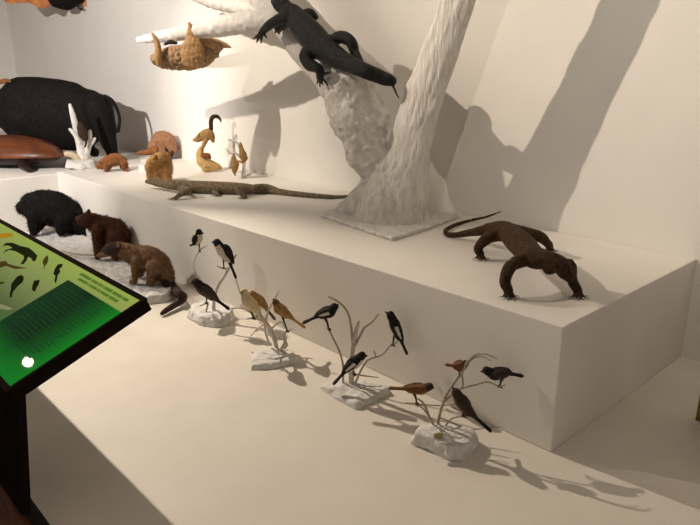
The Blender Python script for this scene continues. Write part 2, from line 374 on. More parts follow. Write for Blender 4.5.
# ------------------------------------------------------------------ flying fox with spread wings at the top left
FY = 3.1
plane(63, FY, .7)
B = PY(63, -8, FY)
t = thing('flying_fox', 'black bodied bat with spread orange wings hanging in the air at the upper left', 'bat', B, 'bats')
mb = MB().tube([nd(x, y, 'y', FY - .05, r) for x, y, r in ((48, -8, 5), (56, -5, 12), (66, -3, 12.5), (75, -4, 9), (82, -6, 5))], 16)
build('body', mb, M_blackfur, t, voxel=.012, sm=3)
def membrane(pts, Y, th=.004):
    a = [PY(x, y, Y) for x, y in pts]; return MB().prism([p - Vector((0, th, 0)) for p in a], [p + Vector((0, th, 0)) for p in a])
build('wing', membrane(((56, 2), (50, 5), (45, 8.5), (40, 8), (34, 5), (28, 2.5), (20, 3), (12, 3.5), (7, 2.5), (-6, -8), (10, -30), (40, -24), (56, -12)), FY), M_foxwing, t, smooth=False)
build('wing', membrane(((76, 3), (82, 5), (88, 7), (93, 5), (95, 1), (104, -8), (100, -24), (84, -20), (74, -12)), FY), M_foxwing, t, smooth=False)
for a in (((92, 3), (96, 6), (101, 8)), ((77, 5), (79, 8), (82, 9.5))): build('foot', MB().tube([nd(x, y, 'y', FY - .02, 1.1) for x, y in a], 8), M_legd, t)
for q in ((40, -24), (84, -20)):
    p = PY(*q, FY); build('wire', MB().tube([(p, .0015), (p + Vector((0, 0, .5)), .0015), (Vector((p.x, p.y, 4.6)), .0015)], 6, 2), M_metal, t)

# ------------------------------------------------------------------ black buffalo
BY = 2.86
plane(100, BY, .55)
B = PZ(70, 166, HL)
t = thing('dwarf_buffalo', 'black dwarf buffalo standing at the left end, its head outside the frame', 'buffalo', (PY(60, 110, BY).x, PY(60, 110, BY).y, HL))
mb = MB()
mb.tube([nd(x, y, 'y', BY + .1, r, .62) for x, y, r in ((0, 114, 15), (11, 113, 26), (24, 111, 33), (42, 112, 34), (60, 115, 35), (78, 117, 34), (94, 116, 26), (104, 117, 16))], 20, 5)
mb.tube([nd(x, y, 'y', BY + .1, r, .7) for x, y, r in ((10, 105, 17), (-4, 107, 14), (-22, 116, 12), (-36, 128, 9), (-46, 136, 6))], 14, 5)
def L4(Y, nodes, z):
    ps = [nd(x, y, 'y', Y, r) for x, y, r in nodes]; q = ps[-1][0].copy(); q.z = z + .02
    mb.tube(ps[:-1] + [(q, ps[-1][1], ps[-1][2])], 12, 5)
L4(BY, ((98, 108, 15), (104, 126, 12), (109, 143, 8), (112, 152, 6), (114, 165, 6)), H)
L4(BY + .28, ((88, 112, 15), (85, 130, 12), (86, 143, 8), (90, 152, 5.5), (95, 162, 5.5)), H)
L4(BY, ((22, 118, 15), (22, 140, 9), (22, 155, 6.5), (22, 172, 6)), HL)
L4(BY + .28, ((30, 118, 15), (31, 140, 9), (31, 155, 6.5), (31, 166, 6)), HL)
build('body', mb, M_buff, t, voxel=.02, sm=4)
build('tail', MB().tube([nd(x, y, 'y', BY - .02, r) for x, y, r in ((105, 97, 2.6), (111, 100, 2.2), (116, 107, 1.7), (119, 115, 1.5), (119.5, 123, 1.5), (118, 131, 1.9))], 10, 5), M_buff, t)
build('ear', MB().tube([nd(x, y, 'y', BY - .05, r, .5) for x, y, r in ((-4, 83, 1.5), (2, 81.5, 2.2), (7, 80.5, 2), (11, 81.5, 1))], 8), M_chest, t)
for s in (-1, 1): build('horn', MB().tube([nd(-34 , 118, 'y', BY + .1 + s * .07, 3.0), nd(-28, 104, 'y', BY + .1 + s * .15, 2.3), nd(-16, 94, 'y', BY + .1 + s * .14, .6)], 8), M_horn, t)

# ------------------------------------------------------------------ turtle shell
plane()
c = PZ(14, 171, HL) ; c = Vector((c.x - .36, c.y + .10, HL))
t = thing('sea_turtle', 'large turtle with glossy reddish brown shell in front of the black buffalo', 'turtle', c)
yaw = math.radians(24); ex = Vector((math.cos(yaw), math.sin(yaw), 0)); ey = Vector((-math.sin(yaw), math.cos(yaw), 0))
def shell(z0, hgt, L_, W_, lo):
    mb = MB(); n, m = 14, 40; vs = []
    for i in range(n + 1):
        rr = math.sin(math.pi / 2 * i / n); zz = math.cos(math.pi / 2 * i / n)
        for j in range(m):
            a = 2 * math.pi * j / m; x = math.cos(a); y = math.sin(a) * (1 - .22 * x)
            x = x if x < 0 else x * (1 + .16 * x)
            ridge = 1 + .05 * math.cos(a * 10) * rr * (1 - rr)
            vs.append(c + ex * (x * L_ * rr) + ey * (y * W_ * rr) + Vector((0, 0, z0 + lo * hgt * zz * ridge)))
    fs = [(i * m + j, i * m + (j + 1) % m, (i + 1) * m + (j + 1) % m, (i + 1) * m + j) for i in range(n) for j in range(m)]
    fs.append(tuple(range(n * m, n * m + m)))
    return mb.add(vs, fs)
build('carapace', shell(.125, .19, .58, .36, 1), M_shell, t)
build('plastron', shell(.13, .11, .55, .33, -1), M_shelld, t)
fl = MB().tube([(c + ex * .36 - ey * .20 + Vector((0, 0, .11)), .05, .025), (c + ex * .46 - ey * .26 + Vector((0, 0, .06)), .055, .018), (c + ex * .53 - ey * .24 + Vector((0, 0, .018)), .03, .010)], 10, 4, side=(0, 1, 0))
build('flipper', fl, M_shelld, t)
fl = MB().tube([(c - ex * .32 - ey * .25 + Vector((0, 0, .11)), .07, .03), (c - ex * .36 - ey * .45 + Vector((0, 0, .06)), .08, .022), (c - ex * .22 - ey * .62 + Vector((0, 0, .022)), .04, .012)], 10, 4)
build('flipper', fl, M_shelld, t)
build('head', MB().tube([(c - ex * .5 + Vector((0, 0, .14)), .08, .07), (c - ex * .66 + Vector((0, 0, .15)), .09, .08), (c - ex * .8 + Vector((0, 0, .13)), .05, .045)], 12, 4), M_shelld, t)

# ------------------------------------------------------------------ rocks
def rock(name_parent, pts, h, m=M_rock, amp=.012, vox=.010, name='base', inset=.86, z0=0.0):
    b = [PZ(x, y, z) for x, y, z in pts]; b = [Vector((p.x, p.y, z0)) for p in b]; c = sum(b, Vector()) / len(b)
    tp = [c + (p - c) * inset + Vector((0, 0, h * random.uniform(.85, 1.1))) for p in b]
    mb = MB().prism(b, tp); mb.add([], [])
    return build(name, mb, m, name_parent, voxel=vox, sm=4, disp=lambda q: noise.noise(q * 22) * amp + noise.noise(q * 60) * amp * .5 + .001 if q.z > z0 + .012 else 0)

# ------------------------------------------------------------------ white coral-like stump with a small brown animal
CYY = 2.50
plane(80, CYY)
B = PZ(80, 167, H)
t = thing('plaster_stump', 'small white forked plaster stump on the platform in front of the black buffalo', 'stump', (B.x, B.y, H))
rock(t, ((65, 168, H), (80, 170, H), (96, 168, H), (94, 161, H), (80, 160, H), (68, 161, H)), .065, M_plaster, .012, .012, z0=H)
def br(par, nodes, Y, m, n=10, name='branch', vox=0):
    return build(name, MB().tube([nd(x, y, 'y', Y if len(q) < 4 else q[3], r) for q in nodes for x, y, r in [q[:3]]], n, 5), m, par)
br(t, ((82, 164, 6), (82, 152, 5), (79, 140, 4), (76, 128, 3.2), (73, 116, 2.8), (70, 105, 1.6)), CYY, M_plaster)
br(t, ((84, 160, 5), (87, 147, 4.2), (89, 138, 3), (90, 131.5, 1.8)), CYY, M_plaster)
br(t, ((88, 146, 3), (92, 142, 2.4), (95, 138.5, 1.2)), CYY - .02, M_plaster)
br(t, ((80, 143, 3), (75, 134, 2.6), (70, 129.5, 1.6)), CYY - .02, M_plaster)
br(t, ((80, 162, 4), (74, 156, 3.5), (67, 154, 3), (62.5, 157, 1)), CYY - .03, M_creamb)
B2 = PY(82, 132, CYY - .06)
t = thing('small_mammal', 'tiny dark brown furry animal climbing the white forked stump', 'small mammal', B2, 'small brown mammals')
bo = build('body', MB().tube([nd(x, y, 'y', CYY - .07, r) for x, y, r in ((80, 124, 2.6), (81, 128, 4), (83, 134, 4.8), (85, 138, 3.5))], 12), M_mongd, t, voxel=.008, sm=2)
build('tail', MB().tube([nd(x, y, 'y', CYY - .08, r) for x, y, r in ((84, 138, 1.6), (86, 142, 1.2), (85, 147, .8))], 8), M_mongd, t)

# ------------------------------------------------------------------ small mammals on the platform
def mammal(label, m, tubes, base, vox, smo=3, cat='small mammal', name='small_mammal', group='small brown mammals', furn=0, furl=.02, lean=(.3, 0, -.5)):
    t = thing(name, label, cat, base, group); mb = MB()
    for tb_ in tubes: mb.tube(tb_, 14, 5)
    b = build('body', mb, m, t, voxel=vox, sm=smo)
    if furn: fur(b, m, furn, furl, furl * .12, lean)
    return t
def foot_tube(p0, f, z, r0, r1): return [(p0, r0), ((p0 + f) / 2, (r0 + r1) / 2), (Vector((f.x, f.y, z + r1)), r1)]
Y1 = 2.56
plane(112, Y1)
b = PZ(112, 171, H)
tubes = [[nd(x, y, 'y', Y1, r, .9) for x, y, r in ((98, 166.5, 2.6), (102, 164.5, 4.6), (108, 162, 6.2), (115, 159.5, 6.6), (121, 160.5, 5.5), (125, 164, 3.2))]]
for px, py, Y in ((106, 170.5, Y1 - .03), (109, 170, Y1 + .04), (124, 169, Y1 - .03), (122, 168, Y1 + .05)):
    q = PY(px, py - 6, Y); f = PY(px, py, Y); tubes.append([(q, .03), (Vector((f.x, f.y, H + .022)), .019)])
t = mammal('chestnut furry animal crouching nose down behind the black furry animal, beside the stump', M_chest, tubes, (b.x, Y1, H), .010, furn=900, furl=.02)
t['label'] = 'small chestnut furry animal crouching nose down by the black buffalo hind foot'
eyes(t, [PY(101, 163, Y1 - .045)], .006)
build('tail', MB().tube([nd(124, 163, 'y', Y1, 2), nd(127, 167, 'y', Y1, 1.5), (PZ(127, 171, H + .01), .010, .010)], 8), M_chest, t)

Y2 = 3.30
plane(162, Y2)
tubes = [[nd(x, y, 'y', Y2, r, .9) for x, y, r in ((151, 151, 4.2), (155, 146, 6.8), (161, 140, 9), (167, 141, 8.5), (171.5, 149, 6.5))]]
t = mammal('reddish animal hunched with raised back behind the tan squatting animal', M_rust, tubes + [[nd(160, 150, 'y', Y2, 7), (Vector((PY(160, 155, Y2).x, PY(160, 155, Y2).y, H + .05)), .06)]], (PY(162, 155, Y2).x, Y2, H), .012, furn=900, furl=.022)
build('snout', MB().tube([nd(x, y, 'y', Y2 - .06, r) for x, y, r in ((155, 150, 4), (148, 152, 3), (141, 152.5, 2), (137, 153, 1.2))], 10), M_chest, t)
build('tail', MB().tube([nd(x, y, 'y', Y2, r) for x, y, r in ((168, 151, 2), (173, 150, 1.6), (178, 148.5, 1))], 8), M_mongd, t)
for x in (166, 171):
    f = PY(x, 157, Y2 - .03); build('leg', MB().tube([nd(x, 147, 'y', Y2 - .03, 3), nd(x + 1, 152, 'y', Y2 - .04, 2), (Vector((f.x, f.y, H + .012)), .012, .012)], 8), M_mongd, t)

Y3 = 2.62
plane(160, Y3)
tubes = [[nd(x, y, 'y', Y3, r, .9) for x, y, r in ((165, 157, 6.2), (164, 162, 8.6), (163, 168, 9.8), (162, 174, 9.5))], [nd(x, y, 'y', Y3 - .05, r) for x, y, r in ((160, 158, 6.5), (153, 162, 6), (149, 167, 4.5))]]
for x, y, r in ((149, 172, 3.2), (156, 174, 4), (166, 172, 5)):
    q = PY(x, y - 5, Y3 - .04); tubes.append([(q, r * .009), (Vector((q.x, q.y, H + .03)), r * .0085)])
t = mammal('tan furry animal squatting on the platform behind the long lizard head', M_tan, tubes, (PY(160, 180, Y3).x, Y3, H), .011, furn=1400, furl=.022)
eyes(t, [PY(150, 163, Y3 - .11)], .007)
build('ear', MB().tube([nd(155, 159, 'y', Y3 - .1, 2.2, .5), nd(156, 155.5, 'y', Y3 - .1, 1.4, .5)], 8), M_chest, t)
rb = thing('plaster_rock', 'small pale plaster rock beside the tan squatting animal', 'rock', PZ(144, 172, H))
rock(rb, ((138, 173, H), (147, 175, H), (153, 171, H), (150, 164, H), (141, 164, H)), .07, M_plaster, .01, .011, z0=H, name='rock_body', inset=.7)

# squirrel perched on golden stump
Y4 = 3.20
plane(208, Y4)
t = thing('tree_squirrel', 'golden squirrel with dark curled tail perched above its tan companion', 'squirrel', PY(207, 148, Y4), 'small brown mammals')
mb = MB().tube([nd(x, y, 'y', Y4, r, .9) for x, y, r in ((194, 140, 1.8), (198, 139, 3.4), (202, 136, 4.4), (208, 133.5, 5.2), (211, 136, 4.2))], 12)
mb.tube([nd(207, 137, 'y', Y4, 3.5), nd(205, 142, 'y', Y4 - .02, 2.4), nd(202, 149, 'y', Y4 - .02, 1.8)], 8); mb.tube([nd(212, 137, 'y', Y4, 3.2), nd(213, 141, 'y', Y4, 2)], 8)
build('body', mb, M_gold, t, voxel=.007, sm=2)
build('tail', MB().tube([nd(x, y, 'y', Y4, r) for x, y, r in ((210, 134, 2.2), (211, 128, 2.2), (211, 121, 2.2), (213, 117, 2.2), (217, 116.5, 2), (220, 119, 1.2), (221, 122, .6))], 10), M_mongd, t)
build('ear', MB().tube([nd(198, 136, 'y', Y4 - .03, 1.3), nd(199, 134, 'y', Y4 - .03, .7)], 6), M_gold, t)
eyes(t, [PY(197, 138.5, Y4 - .045)], .005)
t = thing('tree_squirrel', 'pale golden spotted animal curled on the platform under the squirrel with the dark tail', 'squirrel', (PY(208, 170, Y4).x, Y4, H), 'small brown mammals')
mb = MB().tube([nd(x, y, 'y', Y4, r, .9) for x, y, r in ((201, 149, 3), (200, 155, 4.2), (203, 162, 6), (210, 165, 5.5), (217, 167, 4.2), (220, 168, 2.5))], 12)
q = PY(206, 166, Y4); mb.tube([(q, .06), (Vector((q.x, q.y, H + .045)), .05)], 10)
build('body', mb, mat('spotted_fur', (.52, .34, .14), (.09, .045, .02), 38, .85, .3, lo=.60, hi=.66), t, voxel=.009, sm=2)
build('head', MB().tube([nd(x, y, 'y', Y4 - .04, r) for x, y, r in ((203, 155, 2.4), (208, 156, 3), (210, 158, 1.4))], 10), M_chest, t)

# white twig with two hanging leaf-shaped animals
Y5 = 3.22
plane(240, Y5)
f = PZ(236, 172, H)
t = thing('forked_twig', 'pale forked twig on the platform holding two small tan animals', 'twig', (f.x, Y5, H))
fx = PY(243, 170, Y5); 
br(t, ((243, 178, 2, Y5), (244, 160, 1.6), (240, 148, 1.5), (236, 142, 1.2), (229, 140, .8)), Y5, M_branch)
br(t, ((243, 160, 1.3), (236, 153.5, 1.3), (230, 153, 1), (226, 149, .7)), Y5 - .02, M_branch)
rock(t, ((234, 175, H), (245, 178, H), (252, 174, H), (245, 170, H)), .02, M_plaster, .005, .006, z0=H)
t = thing('hanging_animal', 'small tan animal hanging head up on the right of the pale forked twig', 'small mammal', PY(241, 152, Y5 - .05), 'small brown mammals')
build('body', MB().tube([nd(x, y, 'y', Y5 - .05, r, .8) for x, y, r in ((240.5, 143, 1.2), (241, 148, 2.4), (243, 155, 4), (244, 160, 2.8))], 10), M_gold, t)
build('tail', MB().tube([nd(x, y, 'y', Y5 - .05, r) for x, y, r in ((247, 158, 1.3), (243, 162, 1.6), (239, 161, .9))], 8), M_tan, t)
t = thing('hanging_animal', 'small drop shaped tan animal hanging from the left arm of the pale forked twig', 'small mammal', PY(234, 165, Y5 - .07), 'small brown mammals')
build('body', MB().tube([nd(x, y, 'y', Y5 - .05, r, .8) for x, y, r in ((233.5, 154, .9), (234, 159, 2.6), (234.5, 165, 4), (234.5, 170, 2.8), (235, 175.5, .6))], 10), M_gold, t)
build('tail', MB().tube([nd(x, y, 'y', Y5 - .06, r) for x, y, r in ((236, 160, 1.2), (238, 164, 1.3), (237, 170, .7))], 8), M_tan, t)

# ------------------------------------------------------------------ floor: slabs and the three big furry animals
s1 = thing('plaster_slab', 'broad white crinkled slab under the black and reddish brown animals', 'slab', PZ(80, 255, 0), 'white slabs')
rock(s1, ((18, 236, 0), (45, 252, 0), (90, 268, 0), (128, 276, 0), (134, 262, 0), (112, 250, 0), (84, 238, 0), (50, 230, 0)), .035, amp=.012, vox=.013, inset=.95)
s2 = thing('plaster_slab', 'crinkled white slab under the grey brown mongoose', 'slab', PZ(140, 290, 0), 'white slabs')
rock(s2, ((104, 277, 0), (122, 292, 0), (146, 305, 0), (168, 303, 0), (178, 294, 0), (165, 283, 0), (140, 273, 0), (118, 270, 0)), .06, amp=.014, vox=.010, inset=.93)

YB = 1.97
plane(48, YB, .75)
t = thing('furry_animal', 'black shaggy furry animal with lowered head behind the green sign', 'furry animal', PZ(48, 234, .05), 'furry ground mammals')
mb = MB().tube([nd(x, y, 'y', YB, r, .85) for x, y, r in ((22, 208, 7), (30, 206.5, 13.5), (42, 206.5, 17), (55, 209, 18), (67, 215, 16), (75, 224, 11), (81, 233, 6), (86, 240, 2.5))], 18)
zb = .045
def fleg(x, y0, y, Y, r0, r1, z):
    a = PY(x, y0, Y); k = mpp(a); f = PY(x, y, Y); mb.tube([(a, r0 * k), (Vector(((a.x + f.x) / 2, (a.y + f.y) / 2, (a.z + z) / 2)), (r0 + r1) / 2 * k), (Vector((f.x, f.y, z + r1 * k)), r1 * k)], 12, 4)
fleg(34, 214, 232, YB - .07, 8, 4.5, zb); fleg(40, 214, 232, YB + .13, 8, 4.5, zb); fleg(62, 220, 237, YB - .09, 8, 5, zb); fleg(70, 220, 237, YB + .1, 8, 5, zb)
bb = build('body', mb, M_blackfur, t, voxel=.013, sm=3)
fur(bb, M_blackfur, 2600, .03, .004, (-.35, 0, -.45))
build('ear', MB().tube([nd(78, 213, 'y', YB - .1, 3, .5), nd(80, 209, 'y', YB - .1, 1.6, .5)], 8), M_blackfur, t)

YR = 2.03
plane(105, YR, .7)
t = thing('furry_animal', 'reddish brown furry animal between the black animal and the mongoose', 'furry animal', PZ(103, 252, .04), 'furry ground mammals')
mb = MB().tube([nd(x, y, 'y', YR, r, .8) for x, y, r in ((77, 218.5, 3), (82, 220, 6.5), (89, 220.5, 8.5), (97, 224, 10), (106, 228, 12.5), (115, 232, 14), (121, 236, 11))], 16)
zb = .04
fleg(97, 230, 251, YR - .08, 6, 3.2, zb); fleg(101, 230, 249, YR + .09, 6, 3.2, zb); fleg(115, 238, 255, YR - .09, 9, 4, zb); fleg(122, 238, 252, YR + .09, 9, 4, zb)
bb = build('body', mb, M_redfur, t, voxel=.011, sm=3)
fur(bb, M_redfur, 3000, .026, .003, (.4, 0, -.3))
for dy in (-.05, .06): build('ear', MB().tube([nd(88, 214, 'y', YR + dy, 2.6, .5), nd(89, 210, 'y', YR + dy, 1.6, .5)], 8), M_redfur, t)
eyes(t, [PY(82, 217, YR - .075)], .008)
build('tail', MB().tube([nd(122, 240, 'y', YR, 3.5), nd(127, 246, 'y', YR + .06, 2.6), (PZ(132, 251, .06), .016, .016)], 10), M_redfur, t)

YM = 1.92
plane(142, YM, .5)
t = thing('mongoose', 'greyish brown mongoose with long dark tail standing on its white slab', 'mongoose', PZ(143, 282, .06), 'furry ground mammals')
mb = MB().tube([nd(x, y, 'y', YM, r, .8) for x, y, r in ((112, 249, 6.5), (119, 249, 7.5), (128, 252, 9), (138, 256, 11.5), (149, 259, 13.5), (158, 264, 13), (165, 272, 9.5), (169, 282, 6.5))], 16)
zb = .065
def fleg2(nodes, Y, z):
    ps = [nd(x, y, 'y', Y, r) for x, y, r in nodes]; q = ps[-1][0].copy(); q.z = z + ps[-1][2]; q2 = q + Vector((-.035, -.01, -.004))
    mb.tube(ps[:-1] + [(q, ps[-1][1], ps[-1][2]), (q2, ps[-1][1] * .9, ps[-1][2] * .8)], 12, 4)
fleg2(((136, 262, 6), (135, 269, 4), (134, 277, 2.6)), YM - .07, zb); fleg2(((140, 262, 6), (141, 269, 4), (141, 276, 2.6)), YM + .08, zb)
fleg2(((154, 268, 9), (151, 276, 4.5), (152, 284, 3)), YM - .07, zb); fleg2(((160, 268, 8), (158, 277, 4), (160, 284, 2.8)), YM + .08, zb)
def mcol(c, n):
    return 1 if (c - M0).length > .235 and c.x > M0.x else 0
M0 = PY(143, 256, YM)
bb = build('body', mb, [M_mong, M_mongd], t, voxel=.009, sm=3)
fur(bb, M_mong, 3500, .022, .0022, (.45, 0, -.35))
hb_ = MB().tube([nd(x, y, 'y', YM - .01, r, .85) for x, y, r in ((121, 249, 6.5), (114, 249, 7.4), (108, 250.5, 6), (103, 253, 3.6), (99, 254.5, 2.2))], 14)
build('head', hb_, M_mongd, t, voxel=.007, sm=2)
build('snout', MB().tube([nd(x, y, 'y', YM - .015, r) for x, y, r in ((107, 253, 4.2), (102, 254.5, 3.2), (98.5, 255.5, 1.8))], 10), M_mong, t)
for dy in (-.055, .05): build('ear', MB().ball(PY(118, 245, YM + dy), .020, 8, (.8, .5, 1)), M_mong, t)
eyes(t, [PY(107, 249, YM - .05)], .007)
build('tail', MB().tube([nd(x, y, 'y', Y, r) for x, y, Y, r in ((166, 277, YM, 6.5), (169.5, 285, YM - .01, 6.0), (174.5, 290, YM - .03, 5.4))] + [nd(x, y, 'z', z, r) for x, y, z, r in ((180, 294, .085, 4.2), (183.5, 297, .06, 3.9), (181, 301, .04, 3.6), (173, 306, .032, 3.2), (166, 310.5, .026, 2.8), (162, 313.5, .02, 2))], 12, 5), M_mongd, t)
tw = MB().tube([(PZ(62, 251, .066), .006), (PZ(75, 254, .070), .006), (PZ(90, 255, .072), .007), (PZ(99, 254, .078), .006)], 8)
tag(build('thin_twig', tw, M_twig, base=PZ(80, 254, .06)), 'thin brown twig lying on the white slab before the mongoose snout', 'twig')

# ------------------------------------------------------------------ birds
def bird(label, Y, beak, head, b1, b2, tail, feet, k=1.0, top=M_black, belly=M_white, wing=None, tailm=None, headm=None, stripe=None, twist=0, thin=1, hr=4.0, br_=6.2, rr=4.6, cat='bird', bmin=-.25, wl=1.0, wd=.25):
    wing = wing or top; tailm = tailm or top; headm = headm or top
    pH, p1, p2 = PY(*head, Y), PY(*b1, Y), PY(*b2, Y); pB = PY(*beak, Y - .0); pT = PY(*tail, Y + twist); pF = PY(*feet, Y)
    px = mpp(p1) * k; ax = (p1 - p2).normalized(); V = SIDE.copy(); dors = ax.cross(V).normalized()
    if dors.dot(pF - p1) > 0: dors = -dors
    t = thing('perched_bird', label, cat, pF, 'stuffed birds')
    mb = MB()
    mb.tube([(pH, hr * px), (pH * .55 + p1 * .45 , (hr * .55 + br_ * .45) * px), (p1, br_ * px), ((p1 + p2) / 2, (br_ * .52 + rr * .48) * px), (p2, rr * px), (p2 + (pT - p2) * .14, rr * .5 * px)], 14, 5)
    mb.ball(pH, hr * 1.05 * px, 8)
    def fm(c, n):
        if (c - pH).length < hr * 1.25 * px: return 2
        return 1 if n.dot(dors) < bmin else 0
    b = build('body', mb, [top, belly, headm], t, voxel=.0042 * max(1, px / .0052), sm=2, fmat=fm)
    # tail
    d = (pT - p2).normalized(); w = rr * px
    build('tail', MB().tube([(p2 + d * w * .4, w * .55, w * .5), (p2 + (pT - p2) * .5, w * .62, w * .30), (pT - d * w * .4, w * .72, w * .34), (pT, w * .45, w * .2)], 10, 4), tailm, t)
    # wings on both flanks
    for s in (-1, 1):
        o1 = p1 + V * (s * br_ * .80 * px) + dors * (br_ * wd * px); o2 = p2 + V * (s * rr * .72 * px) + dors * (rr * wd * px)
        e = o2 + (pT - p2) * (.30 * wl) - V * (s * rr * .35 * px)
        wg = build('wing', MB().tube([(o1 + ax * br_ * .5 * px, 1.0 * px, 2.0 * px), (o1 - ax * br_ * .2 * px, 1.9 * px, 3.9 * px), ((o1 + o2) / 2, 1.9 * px, 4.3 * px), (o2, 1.5 * px, 3.1 * px), (e, .6 * px, .9 * px)], 10, 4), wing, t)
        if stripe:
            q1 = o1 + V * (s * 1.2 * px) - ax * br_ * .1 * px - dors * .2 * px; q2 = o2 + V * (s * .9 * px)
            sp = build('wing_patch', MB().tube([(q1, 1.2 * px, 2.2 * px), ((q1 + q2) / 2, 1.3 * px, 1.9 * px), (q2, .9 * px, 1.0 * px)], 8, 4), stripe, wg)
    bd = (pB - pH).normalized()
    build('beak', MB().tube([(pH + bd * hr * .75 * px, 1.5 * px), (pH + bd * hr * 1.15 * px, 1.05 * px), (pB, .25 * px)], 8, 3), M_horn, t)
    up = dors if abs(bd.dot(dors)) < .8 else ax
    for s in (-1, 1): build('eye', MB().ball(pH + bd * hr * .4 * px + V * (s * hr * .9 * px) + up * hr * .2 * px, .75 * px, 6), M_eye, t)
    for s in (-1, 1):
        a = p1 * .35 + p2 * .65 - dors * (rr * .7 * px) + V * (s * 1.8 * px); f = pF + V * (s * 1.5 * px)
        g = MB().tube([(a, 1.6 * px), (a * .5 + f * .5 + ax * .8 * px, .75 * px), (f, .6 * px)], 8, 3)
        for an in (-.5, 0, .5, 3.1):
            dd = Vector((math.cos(an) * (1 if ax.x > 0 else -1), math.sin(an), 0)); g.tube([(f, .55 * px), (f + dd * 1.6 * px, .5 * px), (f + dd * 2.6 * px - Vector((0, 0, .8 * px)), .25 * px)], 6, 2)
        build('leg', g, M_legd, t)
    return t

def stand(label, outline, h, Y, branches, amp=.008):
    c = sum((PZ(x, y, z) for x, y, z in outline), Vector()) / len(outline)
    t = thing('branch_stand', label, 'branch stand', (c.x, c.y, 0), 'bird branch stands')
    rock(t, outline, h, M_rock, amp, .008)
    for nodes, m in branches:
        br(t, nodes, Y, m, 8)
    return t
W, T = M_twigw, M_twig
G1 = 1.99
plane(213, G1)
stand('rounded white plaster rock with thin pale branches near the mongoose tail', ((186, 318, 0), (200, 326, 0), (216, 328.5, 0), (232, 325, 0), (236, 317, 0), (228, 308, 0), (205, 305, 0), (190, 310, 0)), .055, G1, [
    (((214, 318, 2), (214, 300, 1.6), (218, 286, 1.6), (225, 275, 1.4), (231, 264, 1.3), (236, 255, .8)), W),
    (((214, 300, 1), (204, 285, .9), (195, 272, .9), (194, 262, .8), (199, 251, .9), (206, 246, .7)), W),
    (((229, 268, .9), (223, 268.5, .8), (217, 266, .6)), W),
    (((205, 315, 1), (207, 308, .9), (207, 303.5, .9), (200, 306, .6)), T),
    (((214, 310, .9), (222, 311, .8), (236, 308, .7), (247, 309, .5)), T),
    (((231, 266, .9), (236, 280, .8), (240, 292, .6)), W)])
bird('small black and white bird on the topmost twig above the rounded rock', G1, (204, 233.5), (199, 232), (198.5, 239), (196, 243.5), (190, 245.5), (199, 251), .8, rr=4, br_=5.4, bmin=.45, wl=.8, wd=.7)
bird('black headed bird with cream breast and orange vent on the rounded rock stand', G1, (211.5, 242), (217, 242.5), (222.5, 251), (228.5, 259.5), (236, 278), (224, 268), .95, belly=M_white, rr=4.5, bmin=.35, wd=.75)
bird('black bird with brown wings perched low on the rounded rock', G1 - .06, (189.5, 284), (195.5, 282), (203, 289), (213, 297), (229, 309), (207, 303), 1.0, wing=M_dkbrown, belly=M_dkbrown)

G2 = 1.95
plane(274, G2)
stand('white rectangular slab with bare twigs holding the pale golden birds', ((250, 370.5, 0), (272, 370, 0), (298, 364, 0), (295, 349, 0.03), (276, 345, .03), (250, 350, .03)), .028, G2, [
    (((277, 360, 2.4), (276, 345, 2.2), (271, 331, 2.2), (264, 322, 1.8), (255, 318, 1.5), (247, 319, .8)), W),
    (((279, 352, 1.6), (285, 342, 1.7), (284, 334, 1.4), (288, 331, 1.2), (293, 329, .6)), W),
    (((270, 345, 1.1), (265, 330, 1.1), (268, 312, 1.1), (275, 298, .9), (279, 291, .6)), W),
    (((262, 322, 1), (250, 312, .8), (240, 305, .5)), W),
    (((274, 362, .9), (262, 359, .8), (252, 352, .6)), T),
    (((278, 360, .8), (288, 358, .8), (296, 352, .6)), W),
    (((285, 340, .9), (278, 338, .9), (274, 341, .7)), W), (((276, 358, 1.2), (283, 350, 1.2), (287, 345, 1), (284, 338, .9)), W), (((270, 330, .9), (280, 322, .9), (284, 326, .7), (288, 331, .6)), W), (((265, 324, .9), (256, 330, .8), (251, 336, .5)), W)])
bird('cream coloured bird facing left on the twigs above the white rectangular slab', G2 - .05, (240.5, 292.5), (244, 292), (247.5, 301), (256, 310), (269, 326), (254, 318.5), 1.0, M_cream, M_cream, rr=4.6, hr=3.8)
bird('brownish bird with dark tail half hidden behind the cream bird', G2 + .07, (249, 293), (252.5, 294), (257, 299), (264, 306), (275, 319.5), (257, 317), .9, M_gold, M_cream, tailm=M_brownf)
bird('golden brown bird with long pale tail right of the cream bird', G2 - .04, (273, 298.5), (275.5, 302), (279, 308.5), (287, 315), (305, 327.5), (287.5, 331), .92, M_gold, M_gold, tailm=M_orange, headm=M_brownf, hr=3.4)

G3 = 1.95
plane(355, G3)
stand('pointed white slab with a broken branch stub holding three black and white birds', ((318, 388, 0), (336, 400, 0), (357, 411, 0), (375, 403, 0), (393, 393, 0), (382, 383, .03), (360, 377, .03), (338, 377, .03)), .032, G3, [
    (((352, 388, 2.8), (351, 370, 2.8), (352.5, 350, 2.6), (355, 335, 2.4), (358, 322, 1.8)), W),
    (((352.5, 346, 1.4), (351.5, 330, 1.3), (349, 316, 1.2), (344, 307, 1.1), (337, 301, 1), (329, 297, .7)), T),
    (((355, 345, 1.3), (360, 336, 1.2), (364, 328, 1.2), (372, 322, 1.0), (378, 314.5, .8)), T),
    (((343, 384, 1.1), (343, 366, 1), (340, 353, 1), (334, 340, 1), (329, 330, .9), (327, 326, .6)), T),
    (((355, 384, 1), (361, 370, 1), (368, 360, 1), (378, 356.5, .9), (384, 353, .8), (390, 346, .8), (396, 343, .7), (400, 339, .5)), T),
    (((376, 357, .7), (374, 351, .6)), T),
    (((350, 386, 1), (353, 377, .9), (356, 374.5, .9), (366, 376, .8), (378, 377.5, .5)), T)])
